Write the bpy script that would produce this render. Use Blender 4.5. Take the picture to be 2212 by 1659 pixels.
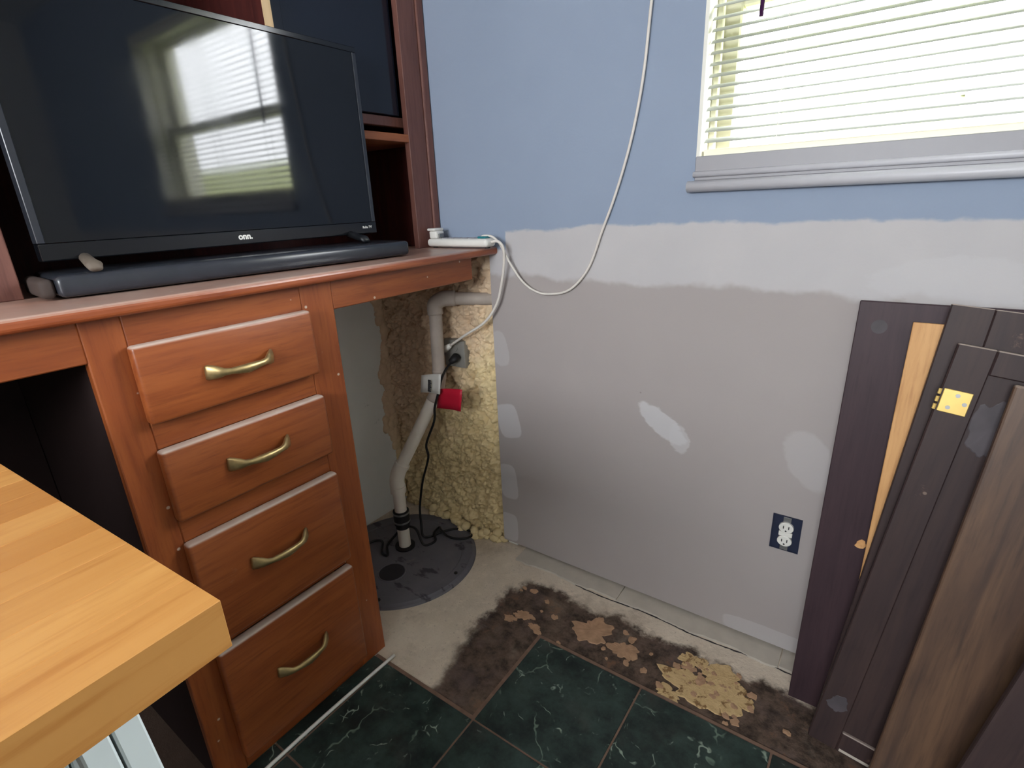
import bpy, bmesh, math, random
import numpy as np
from mathutils import Vector, Matrix

for o in list(bpy.data.objects):
    bpy.data.objects.remove(o)
sc = bpy.context.scene
COL = sc.collection
rnd = random.Random(7)
PI = math.pi

# ---------------------------------------------------------------- camera
cam_d = bpy.data.cameras.new('camera')
cam_d.sensor_width = 36.0
cam_d.lens = 18.515
cam_d.clip_start = 0.02
cam = bpy.data.objects.new('camera', cam_d)
COL.objects.link(cam)
R = ((0.8165193435662625, 0.5758602979322389, -0.04100096154376043),
     (0.1559412686522462, -0.28837559151435066, -0.9447337397118178),
     (-0.5558583293549243, 0.7649996310352977, -0.32526463410984396))
CAM = Vector((1.5440, -1.3050, 1.1868))
cam.matrix_world = Matrix(((R[0][0], -R[1][0], -R[2][0], CAM.x),
                           (R[0][1], -R[1][1], -R[2][1], CAM.y),
                           (R[0][2], -R[1][2], -R[2][2], CAM.z),
                           (0, 0, 0, 1)))
sc.camera = cam

# ---------------------------------------------------------------- world, lights, exposure
w = bpy.data.worlds.new('overcast_sky')
sc.world = w
w.use_nodes = True
wn = w.node_tree
wn.nodes.clear()
wo = wn.nodes.new('ShaderNodeOutputWorld')
wb = wn.nodes.new('ShaderNodeBackground')
wb.inputs['Color'].default_value = (0.93, 0.965, 1.0, 1)
wb.inputs['Strength'].default_value = 29.0
wn.links.new(wb.outputs[0], wo.inputs[0])

vs = sc.view_settings
vs.view_transform = 'Standard'
vs.look = 'None'
vs.gamma = 1.0
vs.use_curve_mapping = False
vs.exposure = 0.0


def portal(name, loc, rot, sx, sy):
    d = bpy.data.lights.new(name, 'AREA')
    d.shape = 'RECTANGLE'
    d.size = sx
    d.size_y = sy
    d.cycles.is_portal = True
    o = bpy.data.objects.new(name, d)
    o.location = loc
    o.rotation_euler = rot
    COL.objects.link(o)


portal('window_light_portal', (1.695, 0.19, 1.635), (-PI / 2, 0, 0), 1.2, 0.8)
portal('fill_window_light_portal', (1.40, -3.295, 1.70), (PI / 2, 0, 0), 1.35, 0.84)

# ---------------------------------------------------------------- node helpers
def srgb(r, g, b):
    def f(c):
        c /= 255.0
        return c / 12.92 if c <= 0.04045 else ((c + 0.055) / 1.055) ** 2.4
    return (f(r), f(g), f(b), 1.0)


class G:
    """small shader graph builder"""

    def __init__(self, name, rough=0.5, spec=0.5, metal=0.0):
        self.m = bpy.data.materials.new(name)
        self.m.use_nodes = True
        self.t = self.m.node_tree
        self.b = self.t.nodes['Principled BSDF']
        self.b.inputs['Roughness'].default_value = rough
        self.b.inputs['Metallic'].default_value = metal
        self.b.inputs['Specular IOR Level'].default_value = spec

    def n(self, typ, **kw):
        x = self.t.nodes.new(typ)
        for k, v in kw.items():
            setattr(x, k, v)
        return x

    def plug(self, sock, v):
        if isinstance(v, bpy.types.NodeSocket):
            self.t.links.new(v, sock)
        elif v is not None:
            sock.default_value = v

    def pos(self):
        return self.n('ShaderNodeTexCoord').outputs['Object']

    def xyz(self, v):
        s = self.n('ShaderNodeSeparateXYZ')
        self.plug(s.inputs[0], v)
        return s.outputs[0], s.outputs[1], s.outputs[2]

    def scale(self, v, s):
        m = self.n('ShaderNodeMapping')
        self.plug(m.inputs[0], v)
        m.inputs['Scale'].default_value = s
        return m.outputs[0]

    def noise(self, scale=5, detail=4, rough=0.55, vec=None, dist=0.0):
        x = self.n('ShaderNodeTexNoise')
        x.inputs['Scale'].default_value = scale
        x.inputs['Detail'].default_value = detail
        x.inputs['Roughness'].default_value = rough
        x.inputs['Distortion'].default_value = dist
        self.plug(x.inputs['Vector'], vec if vec is not None else self.pos())
        return x.outputs['Fac']

    def voro(self, scale=5, vec=None, feature='F1', out='Distance', rand=1.0):
        x = self.n('ShaderNodeTexVoronoi', feature=feature)
        x.inputs['Scale'].default_value = scale
        x.inputs['Randomness'].default_value = rand
        self.plug(x.inputs['Vector'], vec if vec is not None else self.pos())
        return x.outputs[out]

    def math(self, op, a, b=None, c=None):
        x = self.n('ShaderNodeMath', operation=op)
        self.plug(x.inputs[0], a)
        if b is not None:
            self.plug(x.inputs[1], b)
        if c is not None:
            self.plug(x.inputs[2], c)
        return x.outputs[0]

    def ss(self, v, lo, hi, a=0.0, b=1.0):
        """smooth map of v from lo..hi to a..b"""
        x = self.n('ShaderNodeMapRange', interpolation_type='SMOOTHSTEP')
        self.plug(x.inputs['Value'], v)
        self.plug(x.inputs['From Min'], lo)
        self.plug(x.inputs['From Max'], hi)
        x.inputs['To Min'].default_value = a
        x.inputs['To Max'].default_value = b
        return x.outputs[0]

    def mix(self, f, a, b, mode='MIX'):
        x = self.n('ShaderNodeMix', data_type='RGBA', blend_type=mode)
        self.plug(x.inputs[0], f)
        self.plug(x.inputs[6], a)
        self.plug(x.inputs[7], b)
        return x.outputs[2]

    def color(self, c):
        self.plug(self.b.inputs['Base Color'], c)
        return self

    def rough(self, r):
        self.plug(self.b.inputs['Roughness'], r)
        return self

    def bump(self, h, strength=0.3, dist=0.01):
        x = self.n('ShaderNodeBump')
        x.inputs['Strength'].default_value = strength
        x.inputs['Distance'].default_value = dist
        self.plug(x.inputs['Height'], h)
        self.t.links.new(x.outputs[0], self.b.inputs['Normal'])
        return self


def plain(name, c, rough=0.5, spec=0.5, metal=0.0, var=0.08, scale=20):
    g = G(name, rough, spec, metal)
    n = g.noise(scale, 3)
    dark = tuple(x * (1 - var * 2) for x in c[:3]) + (1,)
    lite = tuple(min(1, x * (1 + var * 2)) for x in c[:3]) + (1,)
    g.color(g.mix(n, dark, lite))
    return g.m


def wood(name, c0, c1, c2, axis=1, rough=0.4, spec=0.5, specks=0.0, dust_glint=0.0, scale=1.0, coat=0.0, rnd_tint=0.0):
    g = G(name, rough, spec)
    s = [14 * scale] * 3
    s[axis] = 1.2 * scale
    v = g.scale(g.pos(), s)
    if rnd_tint:
        oi = g.n('ShaderNodeObjectInfo')
        add = g.n('ShaderNodeVectorMath', operation='ADD')
        g.plug(add.inputs[0], v)
        mul = g.math('MULTIPLY', oi.outputs['Random'], 37.0)
        g.plug(add.inputs[1], mul)
        v = add.outputs[0]
    n1 = g.noise(2.2, 5, 0.6, v, 0.6)
    n2 = g.noise(9.0, 4, 0.6, v)
    c = g.mix(g.ss(n1, 0.3, 0.7), c0, c1)
    c = g.mix(g.ss(n2, 0.45, 0.75, 0, 0.6), c, c2)
    if rnd_tint:
        r = g.ss(oi.outputs['Random'], 0.0, 1.0)
        c = g.mix(g.math('MULTIPLY', r, rnd_tint), c, c2)
    if specks:
        p = g.voro(26, out='Distance')
        thr = g.voro(26, out='Color')
        keep = g.math('GREATER_THAN', g.xyz(thr)[0], 0.78)
        sp = g.math('MULTIPLY', g.ss(p, 0.06, 0.10, 1, 0), keep)
        sc2 = g.noise(5, 2)
        c = g.mix(g.math('MULTIPLY', sp, specks), c, srgb(205, 180, 160))
        scuff = g.ss(g.noise(14, 6, 0.7), 0.66, 0.74, 0, 0.22)
        c = g.mix(scuff, c, srgb(190, 150, 130))
    if dust_glint:  # pale upward faces: settled dust with edge highlights painted in
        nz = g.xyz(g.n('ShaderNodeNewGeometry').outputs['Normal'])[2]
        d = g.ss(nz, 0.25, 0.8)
        d = g.math('MULTIPLY', d, g.ss(g.noise(9, 5), 0.2, 0.7, dust_glint * 0.6, dust_glint))
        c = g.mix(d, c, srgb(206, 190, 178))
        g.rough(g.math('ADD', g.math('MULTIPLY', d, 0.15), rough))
    g.color(c)
    g.bump(n2, 0.06, 0.002)
    if coat:
        g.b.inputs['Coat Weight'].default_value = coat
        g.b.inputs['Coat Roughness'].default_value = 0.25
    return g.m


# ---------------------------------------------------------------- materials
def make_wall_material():
    g = G('patched_blue_wall', 0.8, 0.25)
    p = g.pos()
    x, y, z = g.xyz(p)
    blue = g.mix(g.noise(3, 3), srgb(139, 152, 173), srgb(149, 162, 182))
    board = g.mix(g.noise(2.2, 4), srgb(163, 155, 153), srgb(173, 166, 164))
    mudc = g.mix(g.noise(6, 5), srgb(181, 179, 182), srgb(198, 194, 194))
    nl = g.noise(5.5, 4, 0.6)
    nh = g.noise(40, 3, 0.6, g.scale(p, (0.5, 1, 1.0)))
    zz = g.math('ADD', z, g.math('MULTIPLY', g.math('SUBTRACT', nl, 0.5), 0.10))
    zt = g.math('ADD', z, g.math('MULTIPLY', g.math('SUBTRACT', nh, 0.5), 0.018))
    zt = g.math('ADD', zt, g.math('MULTIPLY', g.math('SUBTRACT', nl, 0.5), 0.03))
    m_low = g.ss(zz, 0.972, 0.992)                     # 1 above the lower edge of the joint compound
    xr = g.math('ADD', x, g.math('MULTIPLY', g.math('SUBTRACT', nh, 0.5), 0.01))
    top = g.ss(x, 0.62, 0.95, 1.103, 1.122)
    m_top = g.ss(g.math('SUBTRACT', zt, top), -0.004, 0.006)    # 1 in the blue paint
    m_left = g.ss(xr, 0.592, 0.598)                    # joint compound ends in a straight edge here
    m_left2 = g.ss(z, 1.05, 1.06, 1, 0)                # below the counter it runs on to the board edge
    m_l = g.math('MAXIMUM', m_left, m_left2)
    c = g.mix(m_low, board, mudc)
    # feathered compound over the blue paint
    c = g.mix(g.math('MAXIMUM', m_top, g.math('SUBTRACT', 1.0, m_l)), c, blue)

    # skim marks with their own outlines
    def blob(cx, cz, a, b, rot, amt, ragged=0.5, sq=2.0):
        cs, sn = math.cos(rot), math.sin(rot)
        dx = g.math('SUBTRACT', x, cx)
        dz = g.math('SUBTRACT', z, cz)
        u = g.math('ADD', g.math('MULTIPLY', dx, cs / a), g.math('MULTIPLY', dz, sn / a))
        v = g.math('ADD', g.math('MULTIPLY', dx, -sn / b), g.math('MULTIPLY', dz, cs / b))
        u = g.math('POWER', g.math('ABSOLUTE', u), sq)
        v = g.math('POWER', g.math('ABSOLUTE', v), sq)
        d = g.math('ADD', g.math('ADD', u, v), g.math('MULTIPLY', g.math('SUBTRACT', nh, 0.5), ragged * 1.6))
        return g.ss(d, 0.72, 1.05, amt, 0)
    for args in ((1.095, 0.600, 0.085, 0.034, -0.62, 0.85, 0.9),
                 (1.145, 0.565, 0.030, 0.045, 0.3, 0.6, 0.9),
                 (0.575, 0.497, 0.046, 0.062, 0.25, 0.75, 0.2, 4),
                 (0.563, 0.265, 0.038, 0.068, 0.1, 0.7, 0.2, 4),
                 (0.560, 0.080, 0.036, 0.058, 0.0, 0.7, 0.2, 4),
                 (0.553, 0.745, 0.034, 0.060, 0.2, 0.35, 0.4, 3),
                 (1.455, 0.580, 0.052, 0.085, 0.5, 0.3, 0.4, 2),
                 (1.42, 0.040, 0.12, 0.028, 0.0, 0.4, 0.6, 4),
                 (1.66, 1.01, 0.16, 0.05, 0.0, 0.5, 0.8, 2)):
        c = g.mix(blob(*args), c, srgb(196, 194, 196))
    # scuffs and dents on the paper
    pit = g.ss(g.voro(9), 0.02, 0.035, 0.5, 0)
    c = g.mix(g.math('MULTIPLY', pit, g.ss(nl, 0.55, 0.6)), c, srgb(120, 110, 105))
    g.color(c)
    g.bump(g.noise(160, 3), 0.12, 0.002)
    return g.m


def make_floor_material():
    g = G('worn_concrete', 0.85, 0.3)
    p = g.pos()
    x, y, z = g.xyz(p)
    n1 = g.noise(7, 6, 0.65)
    n2 = g.noise(26, 5, 0.7)
    n3 = g.noise(90, 4, 0.7)
    base = g.mix(n1, srgb(188, 174, 157), srgb(236, 222, 202))
    base = g.mix(g.ss(n2, 0.5, 0.75, 0, 0.6), base, srgb(238, 224, 204))
    adh = g.mix(g.ss(n2, 0.3, 0.7), srgb(50, 40, 33), srgb(108, 90, 78))
    adh = g.mix(g.ss(n1, 0.5, 0.7, 0, 0.5), adh, srgb(104, 90, 88))
    wob = g.math('MULTIPLY', g.math('SUBTRACT', g.noise(9, 5, 0.65), 0.5), 0.13)
    wob2 = g.math('MULTIPLY', g.math('SUBTRACT', n2, 0.5), 0.06)
    wb_ = g.math('ADD', wob, wob2)

    def box(x0, x1, y0, y1, soft=0.035):
        a = g.ss(g.math('SUBTRACT', g.math('ADD', x, wb_), x0), 0, soft)
        b = g.ss(g.math('SUBTRACT', x1, g.math('ADD', x, wb_)), 0, soft)
        c = g.ss(g.math('SUBTRACT', g.math('ADD', y, wb_), y0), 0, soft)
        d = g.ss(g.math('SUBTRACT', y1, g.math('ADD', y, wb_)), 0, soft)
        return g.math('MULTIPLY', g.math('MULTIPLY', a, b), g.math('MULTIPLY', c, d))
    m = g.math('MAXIMUM', box(0.665, 0.98, -0.70, -0.16), box(0.70, 2.6, -0.42, -0.105))
    # skewed inner edge of the stain next to the desk
    sk = g.math('ADD', x, g.math('MULTIPLY', y, 0.22))
    m = g.math('MULTIPLY', m, g.ss(g.math('ADD', sk, wb_), 0.575, 0.63))
    c = g.mix(g.math('MULTIPLY', m, g.ss(n1, 0.2, 0.45, 0.75, 1.0)), base, adh)
    rust = g.math('MULTIPLY', g.ss(g.noise(13, 5, 0.7), 0.58, 0.66), m)
    c = g.mix(g.math('MULTIPLY', rust, 0.5), c, srgb(120, 84, 58))
    # grubby brown old floor in the knee space
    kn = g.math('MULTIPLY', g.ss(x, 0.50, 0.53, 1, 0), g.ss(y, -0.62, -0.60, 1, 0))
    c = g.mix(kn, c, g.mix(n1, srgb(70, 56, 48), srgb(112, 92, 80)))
    # damp mark round the pit
    c = g.mix(g.ss(n3, 0.58, 0.72, 0, 0.45), c, srgb(104, 92, 80))
    c = g.mix(g.ss(g.noise(3.2, 6, 0.7), 0.52, 0.7, 0, 0.45), c, srgb(128, 112, 96))
    g.color(c)
    h = g.math('ADD', n2, g.math('MULTIPLY', n3, 0.5))
    g.bump(h, 0.5, 0.006)
    return g.m


def make_tile_material():
    g = G('green_marble', 0.42, 0.35)
    p = g.pos()
    oi = g.n('ShaderNodeObjectInfo')
    add = g.n('ShaderNodeVectorMath', operation='ADD')
    g.plug(add.inputs[0], p)
    g.plug(add.inputs[1], g.math('MULTIPLY', oi.outputs['Random'], 31.0))
    v = add.outputs[0]
    n = g.noise(9, 6, 0.7, v)
    c = g.mix(g.ss(n, 0.3, 0.72), srgb(20, 30, 29), srgb(56, 74, 68))
    c = g.mix(g.ss(g.noise(30, 4, 0.7, v), 0.52, 0.75, 0, 0.5), c, srgb(14, 22, 22))
    # broken pale veins
    warp = g.n('ShaderNodeVectorMath', operation='ADD')
    nz = g.n('ShaderNodeTexNoise')
    nz.inputs['Scale'].default_value = 11
    nz.inputs['Detail'].default_value = 3
    g.plug(nz.inputs['Vector'], v)
    sc_ = g.n('ShaderNodeVectorMath', operation='SCALE')
    g.plug(sc_.inputs[0], nz.outputs['Color'])
    sc_.inputs['Scale'].default_value = 0.12
    g.plug(warp.inputs[0], v)
    g.plug(warp.inputs[1], sc_.outputs[0])
    d = g.voro(13, warp.outputs[0], 'DISTANCE_TO_EDGE')
    vein = g.ss(d, 0.005, 0.03, 1, 0)
    brk = g.ss(g.noise(24, 3, 0.6, v), 0.54, 0.66)
    vein = g.math('MULTIPLY', vein, brk)
    c = g.mix(g.math('MULTIPLY', vein, 0.62), c, srgb(172, 190, 172))
    d2 = g.voro(5.5, warp.outputs[0], 'DISTANCE_TO_EDGE')
    v2 = g.math('MULTIPLY', g.ss(d2, 0.004, 0.016, 1, 0), g.ss(g.noise(8, 3, 0.6, v), 0.5, 0.6))
    c = g.mix(g.math('MULTIPLY', v2, 0.4), c, srgb(150, 172, 152))
    # dirt film
    c = g.mix(g.ss(g.noise(5, 5, 0.6), 0.5, 0.8, 0, 0.35), c, srgb(104, 96, 90))
    g.color(c)
    g.rough(g.ss(g.noise(14, 4), 0.3, 0.7, 0.34, 0.6))
    g.bump(n, 0.08, 0.002)
    return g.m


def make_left_wall_material():
    g = G('old_grey_wall', 0.85, 0.25)
    p = g.pos()
    n = g.noise(5, 6, 0.65)
    c = g.mix(n, srgb(222, 224, 220), srgb(242, 242, 238))
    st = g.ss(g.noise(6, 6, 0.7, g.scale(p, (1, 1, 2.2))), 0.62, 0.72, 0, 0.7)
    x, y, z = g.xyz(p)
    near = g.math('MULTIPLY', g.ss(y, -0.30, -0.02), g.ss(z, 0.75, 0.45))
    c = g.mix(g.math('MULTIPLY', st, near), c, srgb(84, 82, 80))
    g.color(c)
    g.bump(g.noise(30, 4), 0.2, 0.004)
    return g.m


def make_foam_material():
    g = G('yellow_spray_foam', 0.75, 0.3)
    p = g.pos()
    x, y, z = g.xyz(p)
    n = g.noise(18, 5, 0.6)
    yel = g.mix(n, srgb(212, 188, 138), srgb(236, 218, 174))
    over = g.mix(n, srgb(208, 180, 150), srgb(238, 214, 184))      # browner overspray towards upper left, some shade put into the colour
    f = g.math('ADD', z, g.math('MULTIPLY', g.math('SUBTRACT', x, 0.25), -0.9))
    f = g.math('ADD', f, g.math('MULTIPLY', g.math('SUBTRACT', g.noise(7, 4), 0.5), 0.55))
    c = g.mix(g.ss(f, 0.30, 0.70), yel, over)
    c = g.mix(g.ss(g.noise(24, 4, 0.7), 0.6, 0.72, 0, 0.45), c, srgb(120, 92, 60))
    g.color(c)
    g.b.inputs['Subsurface Weight'].default_value = 0.0
    g.bump(g.noise(60, 4), 0.3, 0.004)
    return g.m


M = {}
M['wall'] = make_wall_material()
M['floor'] = make_floor_material()
M['tile'] = make_tile_material()
M['wall_left'] = make_left_wall_material()
M['foam'] = make_foam_material()
M['room_wall'] = plain('pale_room_paint', srgb(224, 222, 216), 0.85, 0.2, 0, 0.03, 4)
M['ceiling'] = plain('white_ceiling_paint', srgb(226, 226, 224), 0.9, 0.2, 0, 0.02, 4)
M['grout'] = plain('pinkish_grout', srgb(124, 100, 86), 0.9, 0.2, 0, 0.2, 40)
M['mortar'] = plain('pale_mortar', srgb(186, 178, 166), 0.9, 0.2, 0, 0.10, 18)
g = G('tan_adhesive_residue', 0.85, 0.2)
n = g.noise(42, 5, 0.7)
c = g.mix(n, srgb(176, 146, 102), srgb(222, 194, 146))
c = g.mix(g.ss(g.noise(30, 4, 0.7), 0.54, 0.62, 0, 0.85), c, srgb(120, 88, 56))
g.color(c)
g.bump(n, 0.6, 0.006)
M['residue'] = g.m
M['residue_pink'] = plain('peach_adhesive_residue', srgb(172, 138, 110), 0.85, 0.2, 0, 0.2, 45)
M['desk'] = wood('cherry_stained_wood', srgb(141, 73, 37), srgb(159, 88, 45), srgb(116, 56, 30), 1, 0.36, 0.45, specks=1.0, dust_glint=1.0, coat=0.15)
M['desk_v'] = wood('cherry_stained_wood_upright', srgb(143, 73, 37), srgb(161, 88, 45), srgb(118, 56, 30), 2, 0.36, 0.45, specks=1.0, dust_glint=0.4, coat=0.15)
M['desk_top'] = wood('cherry_counter_wood', srgb(140, 70, 40), srgb(165, 90, 52), srgb(112, 52, 30), 1, 0.3, 0.5, specks=0.6, dust_glint=0.55, coat=0.3)
M['hutch'] = wood('dark_cherry_wood', srgb(104, 68, 60), srgb(120, 80, 70), srgb(88, 54, 50), 2, 0.42, 0.4, coat=0.1)
M['hutch_h'] = wood('dark_cherry_wood_level', srgb(150, 88, 56), srgb(172, 106, 68), srgb(118, 64, 42), 1, 0.42, 0.4)
M['hutch_in'] = wood('dark_cabinet_interior', srgb(66, 30, 28), srgb(82, 38, 34), srgb(52, 24, 24), 2, 0.5, 0.3)
M['pale_wood'] = wood('pale_edge_wood', srgb(206, 172, 128), srgb(222, 190, 148), srgb(180, 140, 96), 2, 0.5, 0.4)
M['strip_wood'] = wood('bare_pine_strip', srgb(204, 152, 98), srgb(222, 172, 116), srgb(180, 126, 78), 2, 0.55, 0.35)
M['panel'] = wood('dark_purple_brown_panel', srgb(57, 42, 48), srgb(66, 49, 54), srgb(47, 34, 39), 2, 0.5, 0.3)
M['panel_b'] = wood('dark_brown_door', srgb(54, 42, 43), srgb(64, 49, 47), srgb(44, 34, 35), 2, 0.5, 0.3, specks=0.25, dust_glint=0.6)
M['panel_d'] = wood('brown_plywood_face', srgb(72, 54, 46), srgb(106, 80, 61), srgb(56, 42, 38), 2, 0.4, 0.45, scale=0.8, dust_glint=0.5)
M['smear'] = plain('grey_smeared_panel', srgb(78, 72, 76), 0.55, 0.3, 0, 0.3, 14)
M['butcher'] = wood('butcher_block_maple', srgb(186, 131, 68), srgb(198, 146, 82), srgb(160, 100, 42), 1, 0.42, 0.4, rnd_tint=0.55, scale=0.7)
M['brass'] = plain('antique_brass', srgb(176, 154, 108), 0.38, 0.5, 0.85, 0.22, 60)
M['gold'] = plain('yellow_brass_hinge', srgb(222, 190, 112), 0.4, 0.5, 0.5, 0.08, 30)
M['steel'] = plain('dull_steel', srgb(150, 150, 150), 0.4, 0.5, 0.8, 0.05, 30)
M['white_plastic'] = plain('white_plastic', srgb(228, 226, 220), 0.4, 0.5, 0, 0.02, 20)
M['white_trim'] = plain('white_trim_paint', srgb(152, 151, 156), 0.45, 0.5, 0, 0.02, 20)
M['sill_white'] = plain('sill_gloss_paint', srgb(198, 198, 204), 0.4, 0.5, 0, 0.02, 20)
M['shaded_in'] = plain('shade_darkened_board', srgb(38, 26, 25), 0.8, 0.2, 0, 0.1, 12)  # near-black colour puts the knee-space shade into the boards
M['rail_cream'] = plain('cream_blind_rail', srgb(236, 230, 206), 0.5, 0.4, 0, 0.02, 10)
M['jamb_white'] = plain('white_jamb_paint', srgb(232, 230, 220), 0.5, 0.4, 0, 0.02, 10)
M['cream'] = plain('cream_vinyl_frame', srgb(200, 197, 178), 0.5, 0.5, 0, 0.03, 10)
M['slat'] = None
M['black'] = plain('black_plastic', srgb(22, 24, 28), 0.4, 0.5, 0, 0.1, 30)
M['black_gloss'] = plain('glossy_black_plastic', srgb(16, 18, 22), 0.16, 0.5, 0, 0.05, 30)
M['charcoal'] = plain('charcoal_plastic', srgb(44, 47, 54), 0.24, 0.5, 0, 0.12, 22)
M['taupe'] = plain('dusty_taupe_cap', srgb(66, 56, 52), 0.7, 0.3, 0, 0.15, 22)
M['foot'] = plain('dusty_grey_brown_plastic', srgb(104, 94, 84), 0.6, 0.3, 0, 0.12, 22)
M['pvc'] = plain('white_pvc', srgb(224, 216, 204), 0.4, 0.5, 0, 0.05, 12)
M['pvc_grey'] = plain('pvc_with_overspray', srgb(176, 164, 154), 0.7, 0.3, 0, 0.12, 16)
M['rubber'] = plain('black_rubber', srgb(24, 24, 26), 0.55, 0.4, 0, 0.1, 30)
g = G('dark_slate_plastic', 0.6, 0.35)
c = g.mix(g.noise(8, 5, 0.65), srgb(86, 85, 92), srgb(122, 120, 126))
c = g.mix(g.ss(g.noise(10, 4, 0.6, g.scale(g.pos(), (1, 2.2, 1))), 0.58, 0.66, 0, 0.75), c, srgb(42, 41, 46))
c = g.mix(g.ss(g.noise(30, 5, 0.7), 0.6, 0.7, 0, 0.4), c, srgb(140, 128, 116))
g.color(c)
M['lid'] = g.m
M['lid_dark'] = plain('dark_lid_plug', srgb(50, 48, 52), 0.6, 0.35, 0, 0.15, 14)
M['metal_box'] = plain('galvanised_box', srgb(150, 148, 142), 0.55, 0.4, 0.3, 0.08, 24)
M['navy'] = plain('dark_navy_box', srgb(34, 40, 62), 0.5, 0.4, 0, 0.15, 24)
M['teal'] = plain('teal_plastic', srgb(40, 120, 128), 0.4, 0.5, 0, 0.05, 20)
M['red_tag'] = plain('red_tag', srgb(186, 22, 50), 0.5, 0.4, 0, 0.06, 20)
M['ink'] = plain('dark_ink', srgb(70, 70, 72), 0.7, 0.2, 0, 0.3, 160)
M['white_steel'] = plain('white_powder_coated_steel', srgb(212, 222, 222), 0.4, 0.5, 0, 0.03, 20)
M['purple_wand'] = plain('smoky_purple_wand', srgb(70, 34, 74), 0.25, 0.5, 0, 0.05, 20)
M['cord'] = plain('white_cord', srgb(222, 216, 208), 0.5, 0.4, 0, 0.04, 20)
M['lawn'] = plain('grass_bank', srgb(160, 166, 120), 0.9, 0.1, 0, 0.2, 3)
M['siding'] = plain('lilac_grey_siding', srgb(150, 146, 160), 0.9, 0.2, 0, 0.05, 2)
M['shade_white'] = plain('white_lamp_shade', srgb(235, 232, 224), 0.5, 0.4, 0, 0.02, 10)

g = G('white_blind_vinyl', 0.45, 0.4)
g.color(srgb(158, 161, 154))
tr = g.n('ShaderNodeBsdfTranslucent')
tr.inputs['Color'].default_value = srgb(236, 232, 214)
mx = g.n('ShaderNodeMixShader')
mx.inputs[0].default_value = 0.02
g.t.links.new(g.b.outputs[0], mx.inputs[1])
g.t.links.new(tr.outputs[0], mx.inputs[2])
g.t.links.new(mx.outputs[0], g.t.nodes['Material Output'].inputs['Surface'])
M['slat'] = g.m

g = G('window_glass', 0.02)
tp = g.n('ShaderNodeBsdfTransparent')
gl = g.n('ShaderNodeBsdfGlossy')
gl.inputs['Roughness'].default_value = 0.02
fr = g.n('ShaderNodeFresnel')
fr.inputs['IOR'].default_value = 1.45
mx = g.n('ShaderNodeMixShader')
g.t.links.new(g.math('MULTIPLY', fr.outputs[0], g.math('SUBTRACT', 1.0, g.n('ShaderNodeNewGeometry').outputs['Backfacing'])), mx.inputs[0])
g.t.links.new(tp.outputs[0], mx.inputs[1])
g.t.links.new(gl.outputs[0], mx.inputs[2])
g.t.links.new(mx.outputs[0], g.t.nodes['Material Output'].inputs['Surface'])
M['glass'] = g.m

# semi-gloss black panel of the television with faint smudges
g = G('tv_screen', 0.1, 0.5)
g.color(srgb(13, 16, 21))
sm = g.ss(g.noise(7, 4, 0.6), 0.35, 0.7, 0.05, 0.085)
g.rough(sm)
M['screen'] = g.m
g = G('smoked_glass', 0.12, 0.5)
g.color(srgb(22, 28, 40))
M['smoked'] = g.m


# ---------------------------------------------------------------- mesh helpers
def link(name, me, mat=None, parent=None):
    o = bpy.data.objects.new(name, me)
    COL.objects.link(o)
    if mat is not None and me is not None and not me.materials:
        me.materials.append(mat)
    if parent is not None:
        o.parent = parent
    return o


def build(name, bm, mat, parent=None, smooth=False, loc=None, rot=None):
    bmesh.ops.recalc_face_normals(bm, faces=bm.faces)
    me = bpy.data.meshes.new(name)
    bm.to_mesh(me)
    bm.free()
    if smooth:
        me.polygons.foreach_set('use_smooth', [True] * len(me.polygons))
    o = link(name, me, mat, parent)
    if loc is not None:
        o.location = loc
    if rot is not None:
        o.rotation_euler = rot
    return o


def thing(name, label, cat, loc=(0, 0, 0), rot=(0, 0, 0), group=None):
    o = bpy.data.objects.new(name, None)
    COL.objects.link(o)
    o.location = loc
    o.rotation_euler = rot
    o['label'] = label
    o['category'] = cat
    if group:
        o['group'] = group
    return o


def tag(o, label, cat, group=None, kind=None):
    o['label'] = label
    o['category'] = cat
    if group:
        o['group'] = group
    if kind:
        o['kind'] = kind
    return o


def structure(o):
    o['kind'] = 'structure'
    return o


def add_box(bm, lo, hi, bev=0.0, seg=2, mtx=None):
    lo = Vector(lo)
    hi = Vector(hi)
    r = bmesh.ops.create_cube(bm, size=1.0)
    vsx = r['verts']
    c = (lo + hi) / 2
    s = hi - lo
    for v in vsx:
        v.co = Vector((v.co.x * s.x, v.co.y * s.y, v.co.z * s.z)) + c
    if bev:
        es = list({e for v in vsx for e in v.link_edges})
        rr = bmesh.ops.bevel(bm, geom=es, offset=bev, segments=seg, affect='EDGES', profile=0.5)
        vsx = list({v for f in rr['faces'] for v in f.verts} | {v for v in vsx if v.is_valid})
    if mtx is not None:
        bmesh.ops.transform(bm, matrix=mtx, verts=[v for v in vsx if v.is_valid])
    return bm


def box(name, lo, hi, mat, parent=None, bev=0.0, seg=2, smooth=False):
    """box given in its parent's space"""
    bm = bmesh.new()
    add_box(bm, lo, hi, bev, seg)
    return build(name, bm, mat, parent, smooth)


def catmull(pts, sub=6):
    pts = [Vector(p) for p in pts]
    P = [pts[0] * 2 - pts[1]] + pts + [pts[-1] * 2 - pts[-2]]
    out = []
    for i in range(1, len(P) - 2):
        p0, p1, p2, p3 = P[i - 1], P[i], P[i + 1], P[i + 2]
        for k in range(sub):
            t = k / sub
            out.append(0.5 * ((2 * p1) + (-p0 + p2) * t + (2 * p0 - 5 * p1 + 4 * p2 - p3) * t * t + (-p0 + 3 * p1 - 3 * p2 + p3) * t ** 3))
    out.append(pts[-1])
    return out


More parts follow.
